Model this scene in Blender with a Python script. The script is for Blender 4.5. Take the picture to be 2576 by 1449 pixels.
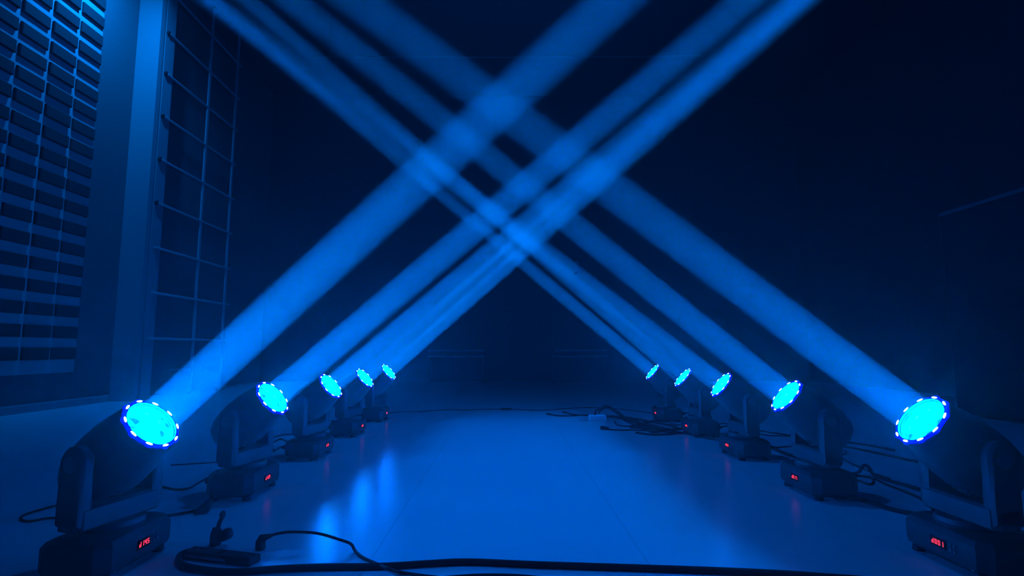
import bpy, math, random
from mathutils import Vector, Matrix, Euler
random.seed(4)
PI = math.pi
S = bpy.context.scene
for o in list(bpy.data.objects):
    bpy.data.objects.remove(o)
C = S.collection

# ------------------------------------------------------------------ camera
CAM_Z, PITCH, YAW, FPX = 0.755, 0.1104, 0.0132, 1380.0
cd = bpy.data.cameras.new('camera')
cd.sensor_width = 36.0
cd.lens = 36.0 * FPX / 2576.0
cd.clip_start = 0.05
cam = bpy.data.objects.new('camera', cd)
C.objects.link(cam)
cam.location = (0, 0, CAM_Z)
cam.rotation_euler = (PI / 2 + PITCH, 0, -YAW)
S.camera = cam

# ------------------------------------------------------------------ view and integrator
S.view_settings.view_transform = 'Standard'
S.view_settings.look = 'None'
S.view_settings.gamma = 1.0
S.view_settings.exposure = 0.0
S.view_settings.use_curve_mapping = False
cy = S.cycles
cy.max_bounces = 2
cy.diffuse_bounces = 1
cy.glossy_bounces = 2
cy.transmission_bounces = 1
cy.volume_bounces = 0
cy.transparent_max_bounces = 4
cy.sample_clamp_indirect = 1.5
cy.caustics_reflective = False
cy.caustics_refractive = False
cy.use_denoising = True

# ------------------------------------------------------------------ world (dim ambient added, let in through the hall end left open for it)
W = bpy.data.worlds.new('world')
S.world = W
W.use_nodes = True
W.node_tree.nodes['Background'].inputs['Color'].default_value = (0.0, 0.13, 1.0, 1)
W.node_tree.nodes['Background'].inputs['Strength'].default_value = 0.10

# the lamps themselves (beams, added wall and floor lamps) are built with their fixtures below
LENS_STRENGTH = 490.0
LED_STRENGTH = 20.0
BEAM_W = {'L': 185.0, 'R': 135.0}
BEAM_SPREAD = math.radians(1.2)
WALL_FILL_W = 95.0
FILL_W = 32.0
BLUE = (0.0, 0.18, 1.0)


# ------------------------------------------------------------------ materials
def mat(name, base, rough=0.5, metal=0.0, spec=0.5, bump=None, coat=0.0):
    m = bpy.data.materials.new(name)
    m.use_nodes = True
    nt = m.node_tree
    b = nt.nodes['Principled BSDF']
    b.inputs['Base Color'].default_value = (*base, 1)
    b.inputs['Roughness'].default_value = rough
    b.inputs['Metallic'].default_value = metal
    b.inputs['Specular IOR Level'].default_value = spec
    b.inputs['Coat Weight'].default_value = coat
    if bump:
        sc, st, dist = bump
        tc = nt.nodes.new('ShaderNodeTexCoord')
        n = nt.nodes.new('ShaderNodeTexNoise')
        n.inputs['Scale'].default_value = sc
        n.inputs['Detail'].default_value = 4
        bp = nt.nodes.new('ShaderNodeBump')
        bp.inputs['Strength'].default_value = st
        bp.inputs['Distance'].default_value = dist
        nt.links.new(tc.outputs['Object'], n.inputs['Vector'])
        nt.links.new(n.outputs['Fac'], bp.inputs['Height'])
        nt.links.new(bp.outputs['Normal'], b.inputs['Normal'])
    return m


def emis(name, col, strength, base=(0.02, 0.02, 0.02)):
    m = mat(name, base, 0.4)
    b = m.node_tree.nodes['Principled BSDF']
    b.inputs['Emission Color'].default_value = (*col, 1)
    b.inputs['Emission Strength'].default_value = strength
    return m


M = {}
M['shell'] = mat('black_plastic', (0.055, 0.055, 0.06), 0.42, bump=(180, 0.15, 0.002))
M['arm'] = mat('black_plastic_arm', (0.030, 0.030, 0.034), 0.5, bump=(160, 0.15, 0.002))
M['base'] = mat('black_metal', (0.022, 0.022, 0.024), 0.5, bump=(220, 0.2, 0.002))
M['grey_trim'] = mat('grey_trim', (0.30, 0.30, 0.32), 0.4)
M['dull_metal'] = mat('dull_metal', (0.09, 0.09, 0.10), 0.6)
M['rubber'] = mat('rubber', (0.012, 0.012, 0.012), 0.75, bump=(90, 0.2, 0.002))
M['cable'] = mat('cable_rubber', (0.010, 0.010, 0.011), 0.65, spec=0.3)
M['steel'] = mat('painted_steel', (0.35, 0.36, 0.38), 0.45, bump=(40, 0.1, 0.002))
M['bezel'] = mat('bezel', (0.05, 0.05, 0.06), 0.3)
M['chrome'] = mat('screw_steel', (0.6, 0.6, 0.62), 0.25, metal=1.0)
M['screen'] = mat('display_window', (0.02, 0.002, 0.002), 0.15)
M['digit'] = emis('red_digit', (1.0, 0.035, 0.08), 1.3)
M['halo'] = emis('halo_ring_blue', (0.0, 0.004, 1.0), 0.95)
M['led'] = emis('halo_led', (0.07, 0.14, 1.0), LED_STRENGTH)
M['rim'] = emis('lit_lens_rim', (0.0, 0.125, 0.80), 1.0)  # lens light falling on the recess wall, put in as emission
M['white'] = mat('pale_plastic', (0.9, 0.9, 0.92), 0.4)
M['foam'] = mat('dark_foam', (0.022, 0.023, 0.027), 0.9, bump=(60, 0.4, 0.004))
M['backing'] = mat('backing_paint', (0.36, 0.37, 0.39), 0.7)
M['wall_pale'] = mat('pale_paint', (0.25, 0.26, 0.28), 0.7)
M['wall'] = mat('painted_wall', (0.10, 0.105, 0.115), 0.75, bump=(14, 0.25, 0.004))
M['wall_dark'] = mat('dark_drape_wall', (0.042, 0.043, 0.05), 0.9, bump=(9, 0.3, 0.006))
M['ceiling'] = mat('black_ceiling', (0.042, 0.043, 0.05), 0.9)
M['partition'] = mat('black_partition', (0.008, 0.008, 0.012), 0.8, bump=(30, 0.2, 0.002))
M['wood'] = mat('dark_wood', (0.03, 0.03, 0.034), 0.5)


def lens_material():
    m = bpy.data.materials.new('lit_lens_glass')
    m.use_nodes = True
    nt = m.node_tree
    b = nt.nodes['Principled BSDF']
    b.inputs['Base Color'].default_value = (0.05, 0.05, 0.05, 1)
    b.inputs['Roughness'].default_value = 0.1
    tc = nt.nodes.new('ShaderNodeTexCoord')
    n = nt.nodes.new('ShaderNodeTexNoise')
    n.inputs['Scale'].default_value = 22
    n.inputs['Detail'].default_value = 1.0
    r = nt.nodes.new('ShaderNodeValToRGB')
    e = r.color_ramp.elements
    e[0].position = 0.34
    e[0].color = (0.0, 0.42 / LENS_STRENGTH, 1.0, 1)
    e[1].position = 0.41
    e[1].color = (0.0, 0.8 / LENS_STRENGTH, 1.0, 1)
    k = r.color_ramp.elements.new(0.46)
    k.color = (0.0, 0.19, 1.0, 1)
    nt.links.new(tc.outputs['Object'], n.inputs['Vector'])
    nt.links.new(n.outputs['Fac'], r.inputs['Fac'])
    nt.links.new(r.outputs['Color'], b.inputs['Emission Color'])
    b.inputs['Emission Strength'].default_value = LENS_STRENGTH
    return m


M['lens'] = lens_material()


def floor_material():
    m = bpy.data.materials.new('stage_vinyl')
    m.use_nodes = True
    nt = m.node_tree
    b = nt.nodes['Principled BSDF']
    b.inputs['Specular IOR Level'].default_value = 0.6
    geo = nt.nodes.new('ShaderNodeTexCoord')
    sep = nt.nodes.new('ShaderNodeSeparateXYZ')
    nt.links.new(geo.outputs['Object'], sep.inputs[0])

    def math_(op, a, b_=None, c_=None):
        n = nt.nodes.new('ShaderNodeMath')
        n.operation = op
        for i, v in enumerate((a, b_, c_)):
            if v is None:
                continue
            if isinstance(v, (int, float)):
                n.inputs[i].default_value = v
            else:
                nt.links.new(v, n.inputs[i])
        return n.outputs[0]
    # vinyl sheets 0.99 m wide laid along the hall, seams 5 mm
    x = math_('ADD', sep.outputs['X'], 0.48 + 99 * 0.99)
    fr = math_('FRACT', math_('DIVIDE', x, 0.99))
    d = math_('ABSOLUTE', math_('SUBTRACT', fr, 0.5))
    seam = math_('GREATER_THAN', d, 0.5 - 0.0028)
    n = nt.nodes.new('ShaderNodeTexNoise')
    n.inputs['Scale'].default_value = 1.7
    n.inputs['Detail'].default_value = 6
    nt.links.new(geo.outputs['Object'], n.inputs['Vector'])
    ramp = nt.nodes.new('ShaderNodeValToRGB')
    ramp.color_ramp.elements[0].color = (0.66, 0.67, 0.69, 1)
    ramp.color_ramp.elements[1].color = (0.72, 0.73, 0.75, 1)
    nt.links.new(n.outputs['Fac'], ramp.inputs['Fac'])
    mix = nt.nodes.new('ShaderNodeMixRGB')
    mix.inputs['Color2'].default_value = (0.55, 0.56, 0.58, 1)
    nt.links.new(seam, mix.inputs['Fac'])
    nt.links.new(ramp.outputs['Color'], mix.inputs['Color1'])
    nt.links.new(mix.outputs['Color'], b.inputs['Base Color'])
    rr = nt.nodes.new('ShaderNodeMapRange')
    rr.inputs['To Min'].default_value = 0.27
    rr.inputs['To Max'].default_value = 0.30
    nt.links.new(n.outputs['Fac'], rr.inputs['Value'])
    nt.links.new(rr.outputs['Result'], b.inputs['Roughness'])
    bp = nt.nodes.new('ShaderNodeBump')
    bp.inputs['Strength'].default_value = 0.3
    bp.inputs['Distance'].default_value = 0.002
    bp.invert = True
    nt.links.new(seam, bp.inputs['Height'])
    nt.links.new(bp.outputs['Normal'], b.inputs['Normal'])
    return m


M['floor'] = floor_material()


# ------------------------------------------------------------------ mesh helpers
class MB:
    def __init__(self):
        self.v, self.f = [], []

    def add(self, vs, fs, mtx=None):
        k = len(self.v)
        for p in vs:
            p = Vector(p)
            self.v.append(mtx @ p if mtx is not None else p)
        self.f += [tuple(i + k for i in f) for f in fs]
        return self

    def box(self, x0, x1, y0, y1, z0, z1, mtx=None):
        vs = [(x, y, z) for x in (x0, x1) for y in (y0, y1) for z in (z0, z1)]
        return self.add(vs, [(0, 1, 3, 2), (4, 6, 7, 5), (0, 4, 5, 1), (2, 3, 7, 6), (0, 2, 6, 4), (1, 5, 7, 3)], mtx)

    def loft(self, rings, mtx=None, caps=True, closed=False):
        n = len(rings[0])
        vs = [p for r in rings for p in r]
        fs = []
        last = len(rings) if closed else len(rings) - 1
        for i in range(last):
            a, b = i * n, ((i + 1) % len(rings)) * n
            for j in range(n):
                k = (j + 1) % n
                fs.append((a + j, a + k, b + k, b + j))
        if caps and not closed:
            fs.append(tuple(reversed(range(n))))
            fs.append(tuple((len(rings) - 1) * n + j for j in range(n)))
        return self.add(vs, fs, mtx)

    def lathe(self, prof, seg=32, mtx=None, caps=True, power=1.0, sx=1.0, sy=1.0):
        rings = []
        for z, r in prof:
            ring = []
            for j in range(seg):
                a = 2 * PI * j / seg
                c, s = math.cos(a), math.sin(a)
                if power != 1.0:
                    c = math.copysign(abs(c) ** power, c)
                    s = math.copysign(abs(s) ** power, s)
                ring.append((r * c * sx, r * s * sy, z))
            rings.append(ring)
        return self.loft(rings, mtx, caps)

    def prism(self, poly, t0, t1, axis='Y', mtx=None, bev=0.0):
        """poly in the plane across the axis; bevelled edges when bev > 0"""
        def put(p, t):
            return (p[0], t, p[1]) if axis == 'Y' else ((p[0], p[1], t) if axis == 'Z' else (t, p[0], p[1]))
        if bev <= 0:
            return self.loft([[put(p, t0) for p in poly], [put(p, t1) for p in poly]], mtx)
        cx = sum(p[0] for p in poly) / len(poly)
        cz = sum(p[1] for p in poly) / len(poly)

        def shrink(p):
            d = math.hypot(p[0] - cx, p[1] - cz)
            s = max(0.0, (d - bev) / d)
            return (cx + (p[0] - cx) * s, cz + (p[1] - cz) * s)
        sp = [shrink(p) for p in poly]
        return self.loft([[put(p, t0) for p in sp], [put(p, t0 + bev) for p in poly],
                          [put(p, t1 - bev) for p in poly], [put(p, t1) for p in sp]], mtx)

    def tube(self, pts, r, seg=10, mtx=None, radii=None):
        pts = [Vector(p) for p in pts]
        rings = []
        up = Vector((0, 0, 1))
        prev = None
        for i, p in enumerate(pts):
            t = (pts[min(i + 1, len(pts) - 1)] - pts[max(i - 1, 0)])
            if t.length < 1e-9:
                t = Vector((1, 0, 0))
            t.normalize()
            if prev is None:
                a = t.cross(up)
                if a.length < 1e-3:
                    a = t.cross(Vector((1, 0, 0)))
            else:
                a = prev - t * prev.dot(t)
            a.normalize()
            prev = a
            b = t.cross(a)
            rad = radii[i] if radii else r
            rings.append([p + a * (rad * math.cos(2 * PI * j / seg)) + b * (rad * math.sin(2 * PI * j / seg)) for j in range(seg)])
        return self.loft(rings, mtx)

    def build(self, name, m, parent=None, smooth=None):
        me = bpy.data.meshes.new(name)
        me.from_pydata([tuple(p) for p in self.v], [], self.f)
        me.materials.append(m)
        me.update()
        import bmesh
        bm = bmesh.new()
        bm.from_mesh(me)
        bmesh.ops.recalc_face_normals(bm, faces=bm.faces)
        bm.to_mesh(me)
        bm.free()
        if smooth is not None:
            me.shade_smooth()
            me.set_sharp_from_angle(angle=math.radians(smooth))
        o = bpy.data.objects.new(name, me)
        C.objects.link(o)
        if parent is not None:
            o.parent = parent
        return o


def tag(o, label=None, cat=None, group=None, kind=None):
    if label:
        o['label'] = label
    if cat:
        o['category'] = cat
    if group:
        o['group'] = group
    if kind:
        o['kind'] = kind
    return o


def empty(name, loc, rz=0.0):
    o = bpy.data.objects.new(name, None)
    o.empty_display_size = 0.1
    C.objects.link(o)
    o.location = loc
    o.rotation_euler = (0, 0, rz)
    return o


def struct(name, mb, m, smooth=None):
    return tag(mb.build(name, m, None, smooth), kind='structure')


def ground(u, v, z=0.0):
    """the point of the horizontal plane at height z on which the photograph's pixel (u, v) falls"""
    x, y = (u - 1288.0) / FPX, -(v - 724.5) / FPX
    Y = math.cos(PITCH) - y * math.sin(PITCH)
    Z = math.sin(PITCH) + y * math.cos(PITCH)
    c, s = math.cos(YAW), math.sin(YAW)
    X, Y = c * x + s * Y, -s * x + c * Y
    t = (z - CAM_Z) / Z
    return Vector((X * t, Y * t, z))


def smooth_path(pts, n=8):
    pts = [Vector(p) for p in pts]
    out = []
    for i in range(len(pts) - 1):
        p0 = pts[max(i - 1, 0)]
        p1, p2 = pts[i], pts[i + 1]
        p3 = pts[min(i + 2, len(pts) - 1)]
        for k in range(n):
            t = k / n
            out.append(0.5 * ((2 * p1) + (p2 - p0) * t + (2 * p0 - 5 * p1 + 4 * p2 - p3) * t * t + (3 * p1 - p0 - 3 * p2 + p3) * t ** 3))
    out.append(pts[-1])
    return out


# ------------------------------------------------------------------ the hall
XL, XR, YB, YF, ZC = -5.7, 7.2, 13.0, -3.0, 7.0
struct('floor', MB().box(XL - .2, XR + .2, YF, YB + .2, -.12, 0), M['floor'])
struct('ceiling', MB().box(XL - .2, XR + .2, YF, YB + .2, ZC, ZC + .12), M['ceiling'])
struct('wall_left', MB().box(XL - .2, XL, YF, YB, 0, ZC), M['wall'])
struct('wall_right', MB().box(XR, XR + .2, YF, YB, 0, ZC), M['wall_dark'])
struct('wall_back', MB().box(XL - .2, XR + .2, YB, YB + .2, 0, ZC), M['wall_dark'])
bb = MB()
bb.prism([(XL, 0), (XL + .018, 0), (XL + .018, .085), (XL + .006, .1), (XL, .1)], YF, 8.08, 'Y')
struct('baseboard_left', bb, M['wall_pale'])

# pilaster on the left wall: two uprights with a narrow dark groove between them
col = MB()
col.box(XL, -5.35, 8.10, 8.20, 0, ZC)
col.box(XL, -5.42, 8.20, 8.235, 0, ZC)
col.box(XL, -5.35, 8.235, 8.47, 0, ZC)
struct('trim_1', col, M['wall_pale'])

# relief panel of dark foam blocks on the wall
rel = empty('acoustic_wall_panel', (XL, 5.9, 0))
tag(rel, 'dark acoustic panel of rows of raised blocks covering the left wall beside the pilaster', 'wall panel')
back = MB().box(0, .012, -1.72, 1.49, .45, ZC - .1)
back.build('backing_board', M['backing'], rel)
blocks = MB()
PY, PZ = 0.43, 0.272
z = .62
row = 0
while z < ZC - .25:
    for c in range(8):
        y1 = 1.47 - c * PY
        y0 = y1 - (PY - .050)
        y0 = max(y0, -1.70)
        h = .152
        dpt = .046 if (c % 2 == 0) else .052
        # bevelled block, its upper half split by a shallow step
        blocks.loft([[(.012, y0, z), (.012, y1, z), (.012, y1, z + h), (.012, y0, z + h)],
                     [(dpt - .01, y0, z), (dpt - .01, y1, z), (dpt - .01, y1, z + h), (dpt - .01, y0, z + h)],
                     [(dpt, y0 + .01, z + .01), (dpt, y1 - .01, z + .01), (dpt, y1 - .01, z + h - .01), (dpt, y0 + .01, z + h - .01)]])
    z += PZ
    row += 1
blocks.build('foam_blocks', M['foam'], rel)

# steel grid of rails and posts standing off the wall behind the pilaster
grid = empty('steel_grid_frame', (-5.33, 8.3, 0))
tag(grid, 'ladder-like steel grid of thin rails and uprights mounted on the left wall past the pilaster', 'wall grid')
for zz in (.91, 1.60, 2.29, 2.98, 3.67, 4.36, 5.06, 5.73, 6.42):
    MB().tube([(0, 0, zz), (0, 2.30, zz)], .020, 8).build('rail', M['steel'], grid, 60)
for yy in (1.20, 2.16):
    MB().box(-.012, .012, yy - .028, yy + .028, .0, ZC).build('upright', M['steel'], grid)
for zz in (.4,):
    for yy in (1.20, 2.16):
        MB().box(XL + 5.33, -.012, yy - .02, yy + .02, zz - .02, zz + .02).build('wall_bracket', M['steel'], grid)
for zz in (2.98, 3.67, 4.36, 5.06, 5.73, 6.42):
    mtx = Matrix.Translation((0, 0, 0))
    MB().tube([(-.035, -.02, zz), (.012, -.02, zz)], .034, 12).build('rail_socket', M['rubber'], grid, 60)

# dark partition on the right
par = empty('partition_wall', (5.35, 3.2, 0))
tag(par, 'tall black freestanding partition with a pale top edge at the far right', 'partition')
MB().box(-.12, .12, -3.1, 3.18, .02, 2.33).build('panel', M['partition'], par)
tag(MB().box(-.14, .14, -3.12, 3.20, 2.33, 2.37).build('top_rail', M['dull_metal'], par), 'slightly paler metal top rail')
MB().box(-.22, .22, -3.0, -2.9, 0, .02).build('foot', M['steel'], par)
MB().box(-.22, .22, 2.95, 3.05, 0, .02).build('foot', M['steel'], par)

# lighting pipe hung across the hall
pipe = empty('hanging_pipe', (0, 9.5, 6.05))
tag(pipe, 'thin metal pipe hung level across the hall just under the dark ceiling', 'pipe')
MB().tube([(-3.5, 0, -.02), (0, 0, .0), (3.6, 0, .05)], .016, 8).build('tube', M['dull_metal'], pipe, 60)
for xx in (-3.2, 0, 3.2):
    MB().tube([(xx, 0, .0), (xx, 0, ZC - 6.05)], .002, 6).build('suspension_wire', M['rubber'], pipe)

# low benches at the back wall, two pale edges each
for i, (x0, x1, lab) in enumerate(((-1.72, -.50, 'low dark bench with two pale shelf edges against the back wall, left one'),
                                   (1.10, 2.30, 'low dark bench with two pale shelf edges against the back wall, right one'))):
    b = empty('low_bench', ((x0 + x1) / 2, 12.65, 0))
    tag(b, lab, 'bench', 'low benches along the back wall')
    w = (x1 - x0) / 2
    MB().box(-w, w, -.25, .3, .70, .735).build('bench_top', M['steel'], b)
    MB().box(-w, w, -.25, .3, .57, .60).build('shelf', M['steel'], b)
    for sx in (-1, 1):
        MB().box(sx * w - .03 * (sx > 0), sx * w + .03 * (sx < 0), -.23, .28, 0, .57).build('side_panel', M['wood'], b)
    MB().box(-w + .03, w - .03, .24, .27, 0, .57).build('rear_panel', M['wood'], b)

# small hook on the back wall
hk = MB()
hk.tube(smooth_path([(-.03, 0, .20), (-.01, -.05, .20), (0.0, -.06, .17), (0.0, -.065, .08), (0.0, -.07, .0), (-.03, -.075, -.06), (-.08, -.08, -.09)]), .018, 8)
hk.tube([(-.03, 0.0, .20), (-.03, -.012, .20)], .03, 12)
hook = hk.build('wall_hook', M['white'], None, 60)
hook.location = (1.75, YB, 2.62)
tag(hook, 'tiny pale curved hook fixed on the dark back wall', 'hook')

# lamp added out of frame, top left, in place of beam splash: it lights the relief wall and the pilaster
wall_fill = empty('wall_washer', (-4.75, 6.7, 6.55))
tag(wall_fill, 'blue wall washer lamp hung from the ceiling beside the acoustic panel', 'stage light')
wd = (Vector((-5.7, 7.15, 5.0)) - Vector((-4.75, 6.7, 6.55))).normalized()
wq = wd.to_track_quat('-Z', 'Y').to_matrix().to_4x4()
MB().box(-.16, .16, -.10, .10, .02, .16, wq).build('housing', M['base'], wall_fill)
MB().lathe([(0.0, .09), (.02, .09)], 24, wq).build('lens_plate', M['bezel'], wall_fill)
MB().tube([(0, 0, .08), (0, 0, ZC - 6.55)], .02, 8).build('suspension_rod', M['steel'], wall_fill)
ld = bpy.data.lights.new('washer_lamp', 'AREA')
ld.shape = 'DISK'
ld.size = .17
ld.spread = math.radians(120)
ld.energy = WALL_FILL_W
ld.color = (0.0, 0.24, 1.0)
lo = bpy.data.objects.new('washer_lamp', ld)
C.objects.link(lo)
lo.parent = wall_fill
lo.matrix_local = Matrix.Translation(wd * .006) @ wq

# blue flood lamp added unseen under the ceiling to brighten the floor
fill = empty('ceiling_flood', (.1, 4.9, 6.8))
tag(fill, 'blue flood lamp hung under the ceiling above the aisle', 'stage light')
MB().loft([[(x, y, z) for x, y in ((-.2 + i, -.14 + i), (.2 - i, -.14 + i), (.2 - i, .14 - i), (-.2 + i, .14 - i))] for z, i in ((.02, 0), (.1, 0), (.14, .06))]).build('housing', M['base'], fill)
MB().box(-.17, .17, -.11, .11, .0, .02).build('glass', M['bezel'], fill)
MB().tube([(0, 0, .12), (0, 0, .2)], .02, 8).build('suspension_rod', M['steel'], fill)
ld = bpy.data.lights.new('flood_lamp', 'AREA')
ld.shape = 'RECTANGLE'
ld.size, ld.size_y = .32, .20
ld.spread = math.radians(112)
ld.energy = FILL_W
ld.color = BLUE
lo = bpy.data.objects.new('flood_lamp', ld)
C.objects.link(lo)
lo.parent = fill
lo.location = (0, 0, -.004)

# ------------------------------------------------------------------ moving heads
SEG7 = {'0': 'abcdef', '1': 'bc', '2': 'abged', '3': 'abgcd', '4': 'fgbc', '5': 'afgcd', '6': 'afgedc', '7': 'abc',
        '8': 'abcdefg', '9': 'abcfgd', 'd': 'bcdeg'}


def digit_mesh(ch, w=.0095, h=.017, t=.0026):
    """one seven-segment character standing in the local XZ plane, facing -Y"""
    mb = MB()
    hw, hh = w / 2, h / 2
    R = {'a': (-hw, hw, hh - t, hh), 'g': (-hw, hw, -t / 2, t / 2), 'd': (-hw, hw, -hh, -hh + t),
         'f': (-hw, -hw + t, 0, hh), 'b': (hw - t, hw, 0, hh), 'e': (-hw, -hw + t, -hh, 0), 'c': (hw - t, hw, -hh, 0)}
    for s in SEG7[ch]:
        x0, x1, z0, z1 = R[s]
        mb.box(x0, x1, -.001, 0, z0, z1)
    return mb


L_LEN = 0.185         # tilt axis to lens
HALF_W, HALF_D = .118, .190


def rot_x_to(dir2):   # pan matrix: local +X points along dir2
    return Matrix.Rotation(math.atan2(dir2[1], dir2[0]), 4, 'Z')


def moving_head(side, lens, elev, toe, text, label, gain=1.0):
    sg = 1 if side == 'L' else -1
    e, t = math.radians(elev), math.radians(toe)
    d = Vector((sg * math.cos(e) * math.cos(t), -math.cos(e) * math.sin(t), math.sin(e)))
    lens = Vector(lens)
    piv = lens - d * L_LEN
    root = empty('moving_head_light', (piv.x, piv.y, 0))
    tag(root, label, 'stage light', 'moving head lights in two rows on the floor')
    P = Vector((0, 0, piv.z))
    # ---- base (front face with the display looks to the aisle)
    Fm = Matrix.Rotation(0 if sg > 0 else PI, 4, 'Z')

    def octo(hw, hd, ch):
        return [(-hw + ch, -hd), (hw - ch, -hd), (hw, -hd + ch), (hw, hd - ch), (hw - ch, hd), (-hw + ch, hd), (-hw, hd - ch), (-hw, -hd + ch)]
    b = MB()
    b.loft([[(x, y, z) for x, y in octo(HALF_W - i, HALF_D - i, ch)] for z, i, ch in
            ((.018, .022, .03), (.034, .004, .035), (.05, 0, .035), (.112, 0, .035), (.130, .012, .032), (.140, .034, .03))], Fm)
    b.build('base', M['base'], root, 25)
    for fx in (-1, 1):
        for fy in (-1, 1):
            MB().lathe([(0, .020), (.004, .022), (.018, .018)], 14, Matrix.Translation((fx * .08, fy * .15, 0))).build('rubber_foot', M['rubber'], root, 40)
    # display window with its digits, control buttons
    face = Fm @ Matrix.Translation((HALF_W, 0, .078)) @ Matrix.Rotation(PI / 2, 4, 'Z')   # local XZ plane, facing -Y -> outward
    dp = MB().box(-.035, .035, -.003, .001, -.016, .016, face).build('display_window', M['screen'], root)
    for i, ch in enumerate(text):
        g = digit_mesh(ch)
        g.v = [face @ Matrix.Translation(((i - 1.5) * .0145, -.0031, 0)) @ p for p in g.v]
        g.build('red_digit', M['digit'], dp)
    for i in range(4):
        MB().lathe([(0, .006), (.004, .005)], 12, face @ Matrix.Translation((.055 + (i % 2) * .018, 0, .009 - (i // 2) * .018)) @ Matrix.Rotation(PI / 2, 4, 'X')).build('menu_button', M['dull_metal'], root, 40)
    for yy in (-.06, .02):
        MB().tube([(-HALF_W * sg, yy, .075), (-(HALF_W + .035) * sg, yy, .075), (-(HALF_W + .055) * sg, yy, .068)], .014, 10, radii=[.016, .015, .008]).build('socket_plug', M['rubber'], root, 40)
    # small bright screws at the lower edge of the base
    for yy in (-.135, .135):
        MB().lathe([(0, .004), (.002, .003)], 8, Fm @ Matrix.Translation((HALF_W - .004, yy, .034)) @ Matrix.Rotation(PI / 2, 4, 'Y')).build('screw', M['chrome'], root)
    # ---- yoke, panned with the beam
    pan = rot_x_to((d.x, d.y))
    yb = MB()
    yb.lathe([(.134, .10), (.150, .105), (.165, .10)], 28, pan)
    yb.loft([[(x, y, z) for x, y in octo(.050 - i, .165 - i, .02)] for z, i in ((.160, .006), (.166, 0), (.226, 0), (.236, .01))], pan)
    yb.build('yoke_base', M['arm'], root, 30)
    zp = piv.z
    # arm outline in pan XZ: narrow stem rising into a round shoulder at the tilt axis
    out = [(-.046, .175), (.046, .175), (.048, .24), (.050, zp - .02)]
    for k in range(9):
        a = PI * k / 8
        out.append((.051 * math.cos(a), zp + .004 + .056 * math.sin(a)))
    out += [(-.050, zp - .02), (-.048, .24)]
    for s in (-1, 1):
        y0, y1 = (.118, .165) if s > 0 else (-.165, -.118)
        arm = MB().prism(out, y0, y1, 'Y', pan, bev=.010).build('yoke_arm', M['arm'], root, 30)
        MB().lathe([(0, .030), (.008, .026), (.010, .010)], 20,
                   pan @ Matrix.Translation((0, s * .160, zp)) @ Matrix.Rotation(-s * PI / 2, 4, 'X')).build('tilt_cap', M['shell'], arm, 40)
    # ---- head, its local Z is the beam
    az = d.normalized()
    ay = Vector((-math.sin(math.atan2(d.y, d.x)), math.cos(math.atan2(d.y, d.x)), 0))
    ax = ay.cross(az)
    H = Matrix(((ax.x, ay.x, az.x, 0), (ax.y, ay.y, az.y, 0), (ax.z, ay.z, az.z, P.z), (0, 0, 0, 1)))
    hs = MB()
    hs.lathe([(-.190, .040), (-.186, .070), (-.170, .090), (-.135, .108), (-.08, .119), (-.02, .123), (.05, .121), (.10, .114), (.135, .107), (.160, .104), (.172, .103), (.172, .088), (.140, .086)],
             40, H, power=.86, sy=.92)
    head = hs.build('head_shell', M['shell'], root, 35)
    for k in range(5):
        zc = -.125 + k * .022
        rr = .118 if k > 1 else .112
        MB().box(rr - .004 - .012 * (k == 0), rr + .004 - .010 * (k == 0), -.035, .035, zc - .003, zc + .003, H).build('vent_rib', M['rubber'], head)
    # scalloped halo ring with ten LEDs
    seg = 80
    rings = []
    for z, rin, k in ((.176, .098, 0), (.179, .1025, 1), (.184, .1015, 1), (.187, .096, 0), (.186, .0895, 0), (.180, .0880, 0), (.174, .089, 0)):
        ring = []
        for j in range(seg):
            a = 2 * PI * j / seg
            lobe = .0065 * max(0.0, math.cos(10 * a)) ** .8 if k else 0.0
            r = rin + lobe
            ring.append((r * math.cos(a), r * math.sin(a), z))
        rings.append(ring)
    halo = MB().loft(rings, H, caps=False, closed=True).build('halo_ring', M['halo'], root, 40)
    for k in range(10):
        a = 2 * PI * k / 10
        m_ = H @ Matrix.Rotation(a, 4, 'Z') @ Matrix.Translation((.0962, 0, .1855))
        MB().lathe([(0, .0066), (.0025, .0058), (.004, .0026)], 10, m_ @ Matrix.Diagonal((.66, 2.0, 1, 1))).build('halo_led', M['led'], halo, 60)
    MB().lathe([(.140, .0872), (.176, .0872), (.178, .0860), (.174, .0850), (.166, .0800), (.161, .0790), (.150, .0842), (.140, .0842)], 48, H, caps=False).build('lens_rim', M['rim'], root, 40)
    lm = MB()
    lm.lathe([(.162, .0790), (.166, .072), (.170, .056), (.172, .034), (.173, .010)], 40, H)
    lens_o = lm.build('front_lens', M['lens'], root, 60)
    # the beam itself: a collimated lamp just in front of the lens
    l = bpy.data.lights.new('beam_lamp', 'AREA')
    l.shape = 'DISK'
    l.size = .142
    l.spread = BEAM_SPREAD
    l.energy = BEAM_W[side] * gain
    l.color = BLUE
    lo = bpy.data.objects.new('beam_lamp', l)
    C.objects.link(lo)
    lo.parent = root
    lo.matrix_local = H @ Matrix.Translation((0, 0, .1905)) @ Matrix.Rotation(PI, 4, 'X')
    return root


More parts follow.
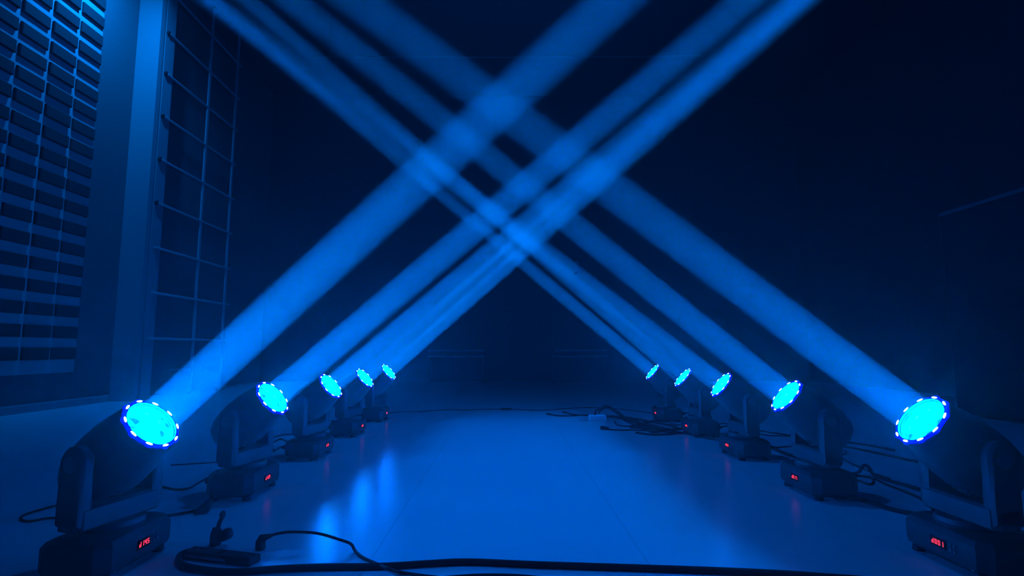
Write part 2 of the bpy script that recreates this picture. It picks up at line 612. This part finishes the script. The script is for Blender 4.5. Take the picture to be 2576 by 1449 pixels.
ordinal = ['nearest', 'second nearest', 'middle', 'second farthest', 'farthest']
LEFT = [((-1.248, 2.000, .493), 39.8, 13, 'd145'), ((-1.233, 2.984, .497), 38.0, 13, 'd129'), ((-1.233, 3.968, .495), 38.2, 13, 'd113'),
        ((-1.242, 4.952, .500), 39.6, 13, 'd097'), ((-1.237, 5.936, .512), 40.1, 13, 'd081')]
RIGHT = [((1.500, 2.000, .502), 37.6, 0, 'd001'), ((1.516, 2.984, .505), 39.3, 0, 'd017'), ((1.550, 3.968, .501), 37.4, 0, 'd033'),
         ((1.593, 4.952, .502), 41.3, 0, 'd049'), ((1.586, 5.936, .511), 40.3, 0, 'd065')]
extra = {('L', 0): ' with red d145 display', ('R', 0): ' with red d001 display'}
for side, rows in (('L', LEFT), ('R', RIGHT)):
    nm = 'left' if side == 'L' else 'right'
    for k, (p, el, toe, tx) in enumerate(rows):
        moving_head(side, p, el, toe, tx, f'black moving head stage light, {ordinal[k]} of the {nm} row' + extra.get((side, k), ', red display lit'), 1 + .04 * k)

# ------------------------------------------------------------------ cables and plugs on the floor


def cable(name, pts, r, label, cat='cable', group=None, plugs=()):
    """pts: (u, v) or (u, v, z) pixels on the floor plane (z = height of the cable's axis)"""
    P = []
    for p in pts:
        z = p[2] if len(p) > 2 else r
        if len(p) > 2:
            g = ground(p[0], p[1], z)
        else:
            g = ground(p[0], p[1], r)
        P.append(g)
    path = smooth_path(P, 8)
    o = MB().tube(path, r, 8).build(name, M['cable'], None, 60)
    tag(o, label, cat, group)
    for end, kind in plugs:
        if end == 0:
            a, b = path[0], path[0] - path[3]
        else:
            a, b = path[-1], path[-1] - path[-4]
        b.z *= .3
        b.normalize()
        if kind == 'plug':
            q = [a - b * .03, a - b * .012, a, a + b * .02, a + b * .045, a + b * .05]
            rr = [r * 1.3, r * 1.9, .015, .018, .017, .012]
        elif kind == 'thin':
            q = [a - b * .02, a, a + b * .02, a + b * .055, a + b * .06]
            rr = [r * 1.2, .009, .010, .010, .006]
        for i_ in range(len(q)):
            q[i_] = Vector((q[i_].x, q[i_].y, max(q[i_].z, max(rr) + .001)))
        pl = MB().tube(q, .01, 12, radii=rr).build('plug', M['rubber'], o, 50)
    return o


GR = 'cables lying on the floor'
# foreground thick cable turning around the power strip
cable('power_cable', [(600, 1401, .020), (520, 1393), (474, 1388), (450, 1402), (462, 1422), (520, 1434), (600, 1438), (690, 1431), (800, 1426), (960, 1424),
                      (1080, 1417), (1180, 1413), (1350, 1420), (1600, 1428), (1800, 1435), (1950, 1442), (2080, 1451), (2400, 1475)], .0115,
      'thick black rubber cable running across the bottom foreground from the flat power strip', group=GR)
ps = empty('power_strip', ground(556, 1409))
a_, b_ = ground(474, 1396), ground(640, 1416)
ang = math.atan2(b_.y - a_.y, b_.x - a_.x)
ps.rotation_euler = (0, 0, ang)
tag(ps, 'flat dark power strip beside the thick cable loop in the left foreground', 'power strip')
hl = (b_ - a_).length / 2
body = MB()
body.loft([[(x, y, z) for x, y in ((-hl + i, -.028 + i), (hl - i, -.028 + i), (hl - i, .028 - i), (-hl + i, .028 - i))] for z, i in ((0, .003), (.004, 0), (.024, 0), (.028, .004))])
body.build('body', M['rubber'], ps)
for i in range(3):
    MB().lathe([(0, .019), (.002, .019), (.002, .016), (.0005, .016)], 24, Matrix.Translation((-hl * .6 + i * hl * .6, 0, .0275))).build('socket', M['base'], ps, 40)
MB().box(-hl + .01, hl * .3, -.0295, -.028, .008, .016).build('label_strip', M['grey_trim'], ps)

# thin cable with an upright plug
cable('power_cable', [(668, 1352, .045), (700, 1342, .055), (740, 1338, .055), (800, 1342, .050), (850, 1356, .035), (882, 1368, .02), (893, 1385), (912, 1402), (945, 1417), (975, 1430, .028),
                      (1010, 1440), (1080, 1450), (1180, 1462)], .0055,
      'thin black cable arching from an upright plug beside the power strip', group=GR)
up = MB()
g = ground(655, 1383)
top = ground(676, 1350, .047)
dirv = (top - g)
up.tube([g + Vector((0, 0, .002)), g + Vector((0, 0, .006)), g + Vector((0, 0, .030)), g + Vector((.004, 0, .042)), top + Vector((-.004, 0, .000)), top + Vector((.012, .004, .004))], .01, 14,
        radii=[.017, .019, .018, .015, .010, .006])
pl = up.build('power_plug', M['rubber'], None, 50)
tag(pl, 'small black plug standing upright on the floor at the end of the thin cable', 'plug')

# two-lobed angle plug with its stub, and the coupler above it
g = ground(556, 1372)
ap = empty('angle_plug', g)
tag(ap, 'black two-lobed angle plug lying on the floor between the two nearest left lights', 'plug')
lob = MB()
lob.tube([(-.022, 0, .001), (-.022, 0, .010), (-.022, .002, .045), (-.020, .004, .062), (-.018, .006, .066)], .01, 16, radii=[.018, .021, .020, .016, .006])
lob.build('plug_body', M['rubber'], ap, 50)
lob = MB()
lob.tube([(-.022, 0, .026), (.0, 0, .032), (.020, 0, .042), (.034, 0, .048), (.040, 0, .050)], .01, 16, radii=[.014, .019, .022, .019, .008])
lob.build('plug_cap', M['rubber'], ap, 50)
lob = MB()
lob.tube(smooth_path([(-.018, .004, .060), (-.014, .01, .085), (-.008, .02, .105), (-.016, .035, .112), (-.03, .05, .10)], 5), .0085, 10)
lob.build('cable_stub', M['cable'], ap, 50)
cable('power_cable', [(262, 1325, .03), (330, 1310), (420, 1297), (470, 1289), (500, 1282, .012), (524, 1272, .018), (530, 1250, .012), (528, 1235), (548, 1222), (560, 1216)], .006,
      'black cable joining the two nearest left lights, seen between their bases', group=GR)
g0, g1, g2 = ground(486, 1290, .012), ground(515, 1280, .022), ground(533, 1258, .014)
MBc = MB().tube([g0, g0.lerp(g1, .5), g1, g1.lerp(g2, .5), g2], .01, 12, radii=[.007, .014, .022, .020, .008])
tag(MBc.build('cable_coupler', M['rubber'], None, 50), 'wedge shaped black coupler joining cables behind the two-lobed plug', 'connector')

cable('power_cable', [(430, 1170), (480, 1167), (540, 1163), (600, 1160)], .004, 'straight thin black cable passing behind the nearest left light to the next', group=GR)
cable('power_cable', [(400, 1222), (440, 1231), (475, 1228), (505, 1212), (530, 1198), (552, 1192), (580, 1196)], .0055, 'curved black cable rising to the base of the second left light', group=GR)
cable('power_cable', [(540, 1207), (534, 1196), (545, 1184), (562, 1181), (585, 1186)], .0045, 'small black cable loop at the outer side of the second left light', group=GR)
cable('power_cable', [(205, 1262), (150, 1270), (100, 1283), (62, 1295), (52, 1305), (72, 1311), (120, 1304), (165, 1303), (215, 1308)], .005,
      'thin black cable looping on the floor left of the nearest left light', group=GR)
cable('power_cable', [(690, 1100), (712, 1094), (738, 1093), (765, 1092)], .005, 'upper black cable between the second and third left lights', group=GR)
cable('power_cable', [(690, 1112), (706, 1104), (722, 1110), (745, 1103), (770, 1098)], .005, 'wavy black cable between the second and third left lights', group=GR)
cable('power_cable', [(690, 1134), (705, 1126), (722, 1121), (745, 1117)], .006, 'lower black cable between the second and third left lights', group=GR, plugs=((0, 'thin'),))
cable('power_cable', [(835, 1058), (845, 1062), (860, 1060), (880, 1059)], .006, 'short black cable between the third and fourth left lights', group=GR)

# far cable right across the aisle with an inline coupler
fc = cable('signal_cable', [(965, 1040), (1010, 1036), (1060, 1035), (1120, 1031), (1180, 1031), (1240, 1029), (1300, 1030), (1360, 1032), (1420, 1028), (1480, 1025), (1540, 1027), (1600, 1034), (1650, 1040)], .005,
           'thin black cable stretched across the far aisle between the two rows', group=GR)
c0, c1 = ground(1258, 1029, .012), ground(1288, 1029, .012)
MB().tube([c0, c0.lerp(c1, .1), c0.lerp(c1, .9), c1], .012, 10, radii=[.006, .013, .013, .006]).build('inline_coupler', M['rubber'], fc, 40)

# tangle at the far right row
cable('power_cable', [(1384, 1043), (1410, 1046), (1440, 1046), (1475, 1044), (1520, 1048), (1560, 1052), (1600, 1056), (1660, 1066), (1720, 1080)], .007,
      'black cable of the far tangle whose pale plug points into the aisle', group=GR, plugs=((0, 'thin'),))
cable('power_cable', [(1422, 1038), (1445, 1043), (1480, 1045), (1530, 1046), (1580, 1050), (1640, 1060), (1700, 1072)], .007,
      'black cable of the far tangle ending in a short dark plug', group=GR, plugs=((0, 'thin'),))
cable('power_cable', [(1503, 1054, .012), (1497, 1044, .06), (1500, 1034, .10), (1512, 1026, .13), (1524, 1021, .14), (1540, 1027, .11), (1556, 1038, .07), (1575, 1052, .02), (1610, 1064), (1650, 1072), (1690, 1082)], .012,
      'thick black cable arching up in a loop at the left end of the far tangle', group=GR, plugs=((0, 'thin'),))
cable('power_cable', [(1508, 1052, .012), (1506, 1042, .05), (1512, 1032, .09), (1526, 1025, .12), (1545, 1034, .08), (1562, 1046, .03), (1590, 1060), (1640, 1076), (1700, 1086)], .008,
      'thinner black cable following the arched loop of the far tangle', group=GR)
cable('power_cable', [(1524, 1080), (1560, 1082), (1600, 1082), (1650, 1085), (1720, 1090)], .006,
      'black cable of the far tangle running left to a blue-lit plug near the pale box', group=GR, plugs=((0, 'plug'),))
cable('power_cable', [(1545, 1058), (1552, 1068), (1575, 1072), (1610, 1068), (1640, 1062), (1680, 1056)], .005, 'thin black cable sagging forward inside the far tangle', group=GR)
cable('power_cable', [(1560, 1050), (1600, 1070), (1640, 1078), (1680, 1084), (1740, 1092), (1790, 1104), (1830, 1110)], .010, 'heavy black cable along the front edge of the far tangle', group=GR)
cable('power_cable', [(1600, 1088), (1640, 1093), (1680, 1092), (1720, 1089), (1760, 1096), (1800, 1106)], .009, 'black cable bowing towards the viewer in front of the far tangle', group=GR)
cable('power_cable', [(1585, 1074), (1620, 1078), (1645, 1086), (1690, 1080), (1730, 1078)], .012, 'short fat black cable lying in the middle of the far tangle', group=GR)
cable('signal_cable', [(1620, 1062), (1660, 1056), (1690, 1066), (1730, 1070)], .005, 'thin cable crossing the far tangle beside the farthest right light', group=GR)
cable('signal_cable', [(1700, 1040), (1720, 1039), (1745, 1040)], .006, 'short cable between the two farthest right lights', group=GR)
cable('signal_cable', [(1770, 1062), (1800, 1066), (1830, 1066), (1860, 1070)], .005, 'upper thin cable between the middle and second farthest right lights', group=GR)
cable('signal_cable', [(1770, 1074), (1800, 1075), (1830, 1071), (1850, 1070)], .005, 'lower thin cable between the middle and second farthest right lights', group=GR)

ab = empty('adapter_box', ground(1503, 1058))
tag(ab, 'small pale box under the arched cable at the end of the far tangle', 'box')
MB().loft([[(x, y, z) for x, y in ((-.085 + i, -.055 + i), (.085 - i, -.055 + i), (.085 - i, .055 - i), (-.085 + i, .055 - i))] for z, i in ((0, .004), (.006, 0), (.054, 0), (.06, .006))]).build('case', M['white'], ab)
MB().box(-.05, .05, -.03, .03, .060, .062).build('lid', M['white'], ab)

# between the right lights
cable('signal_cable', [(1895, 1080), (1930, 1087), (1960, 1091), (1995, 1097)], .006, 'upper black cable between the second and middle right lights', group=GR)
cable('signal_cable', [(1895, 1088), (1930, 1095), (1965, 1096), (2000, 1098)], .005, 'second black cable just below it between the second and middle right lights', group=GR)
cable('power_cable', [(1900, 1100, .05), (1925, 1114, .02), (1950, 1125), (1970, 1124), (2000, 1122)], .006, 'black power cable leaving the base of the middle right light', group=GR)
cable('power_cable', [(1930, 1120), (1955, 1132), (1980, 1142), (2005, 1150)], .011, 'thick black cable end lying behind the second right light', group=GR, plugs=((0, 'thin'),))
cable('signal_cable', [(2095, 1112), (2140, 1114), (2190, 1121), (2234, 1130)], .007, 'black cable with a free end on the floor behind the two nearest right lights', group=GR, plugs=((1, 'thin'),))
cable('power_cable', [(2095, 1118), (2140, 1126), (2190, 1136), (2240, 1147), (2300, 1160), (2360, 1172)], .008, 'long black cable running behind to the nearest right light', group=GR)
cable('signal_cable', [(2095, 1128), (2125, 1136), (2128, 1142), (2112, 1142), (2098, 1136)], .005, 'small cable loop close to the yoke of the second right light', group=GR)
cable('signal_cable', [(2090, 1140), (2120, 1154), (2145, 1168), (2165, 1176), (2200, 1192), (2240, 1205)], .005, 'thin cable slanting down from the second right light to the bow', group=GR)
cable('power_cable', [(2110, 1188, .03), (2140, 1192), (2160, 1188, .02), (2168, 1176, .05), (2178, 1170, .06), (2190, 1182, .04), (2200, 1196), (2240, 1210), (2290, 1224), (2345, 1242)], .009,
      'thick black cable tied in a standing bow behind the nearest right light', group=GR)
cable('power_cable', [(2120, 1200, .02), (2150, 1206), (2185, 1218), (2198, 1212), (2190, 1202), (2170, 1198), (2150, 1196)], .006, 'black cable curl lying under the tied bow on the right', group=GR)
cable('power_cable', [(2200, 1204), (2240, 1222), (2280, 1238), (2320, 1256), (2350, 1284)], .006, 'thin black cable from the bow curving down to the nearest right light', group=GR)
cable('power_cable', [(2165, 1257), (2200, 1267), (2240, 1280), (2290, 1291), (2340, 1296), (2400, 1296)], .010, 'black cable with a tapered plug in front of the bow, nearest right light', group=GR, plugs=((0, 'thin'),))
cable('power_cable', [(2520, 1218), (2560, 1214), (2620, 1214)], .006, 'black cable leaving the nearest right light towards the right edge', group=GR)
cable('power_cable', [(2500, 1320), (2545, 1332), (2600, 1350)], .009, 'thick black cable at the right edge beside the nearest right base', group=GR)
cable('power_cable', [(1110, 1456), (1200, 1449), (1300, 1450), (1420, 1462)], .008, 'dark cable just entering the picture at the bottom edge', group=GR)

# ------------------------------------------------------------------ haze filling the hall
hm = bpy.data.materials.new('stage_haze')
hm.use_nodes = True
nt = hm.node_tree
nt.nodes.clear()
ho = nt.nodes.new('ShaderNodeOutputMaterial')
hv = nt.nodes.new('ShaderNodeVolumeScatter')
hv.inputs['Color'].default_value = (1, 1, 1, 1)
hv.inputs['Density'].default_value = 0.0092
hv.inputs['Anisotropy'].default_value = 0.68
nt.links.new(hv.outputs[0], ho.inputs['Volume'])
hz = MB().box(XL + .001, XR - .001, YF + .1, YB - .001, .0005, ZC - .001).build('stage_haze', hm)
tag(hz, 'thin smoke haze filling the hall and making the blue beams visible', 'haze', kind='stuff')
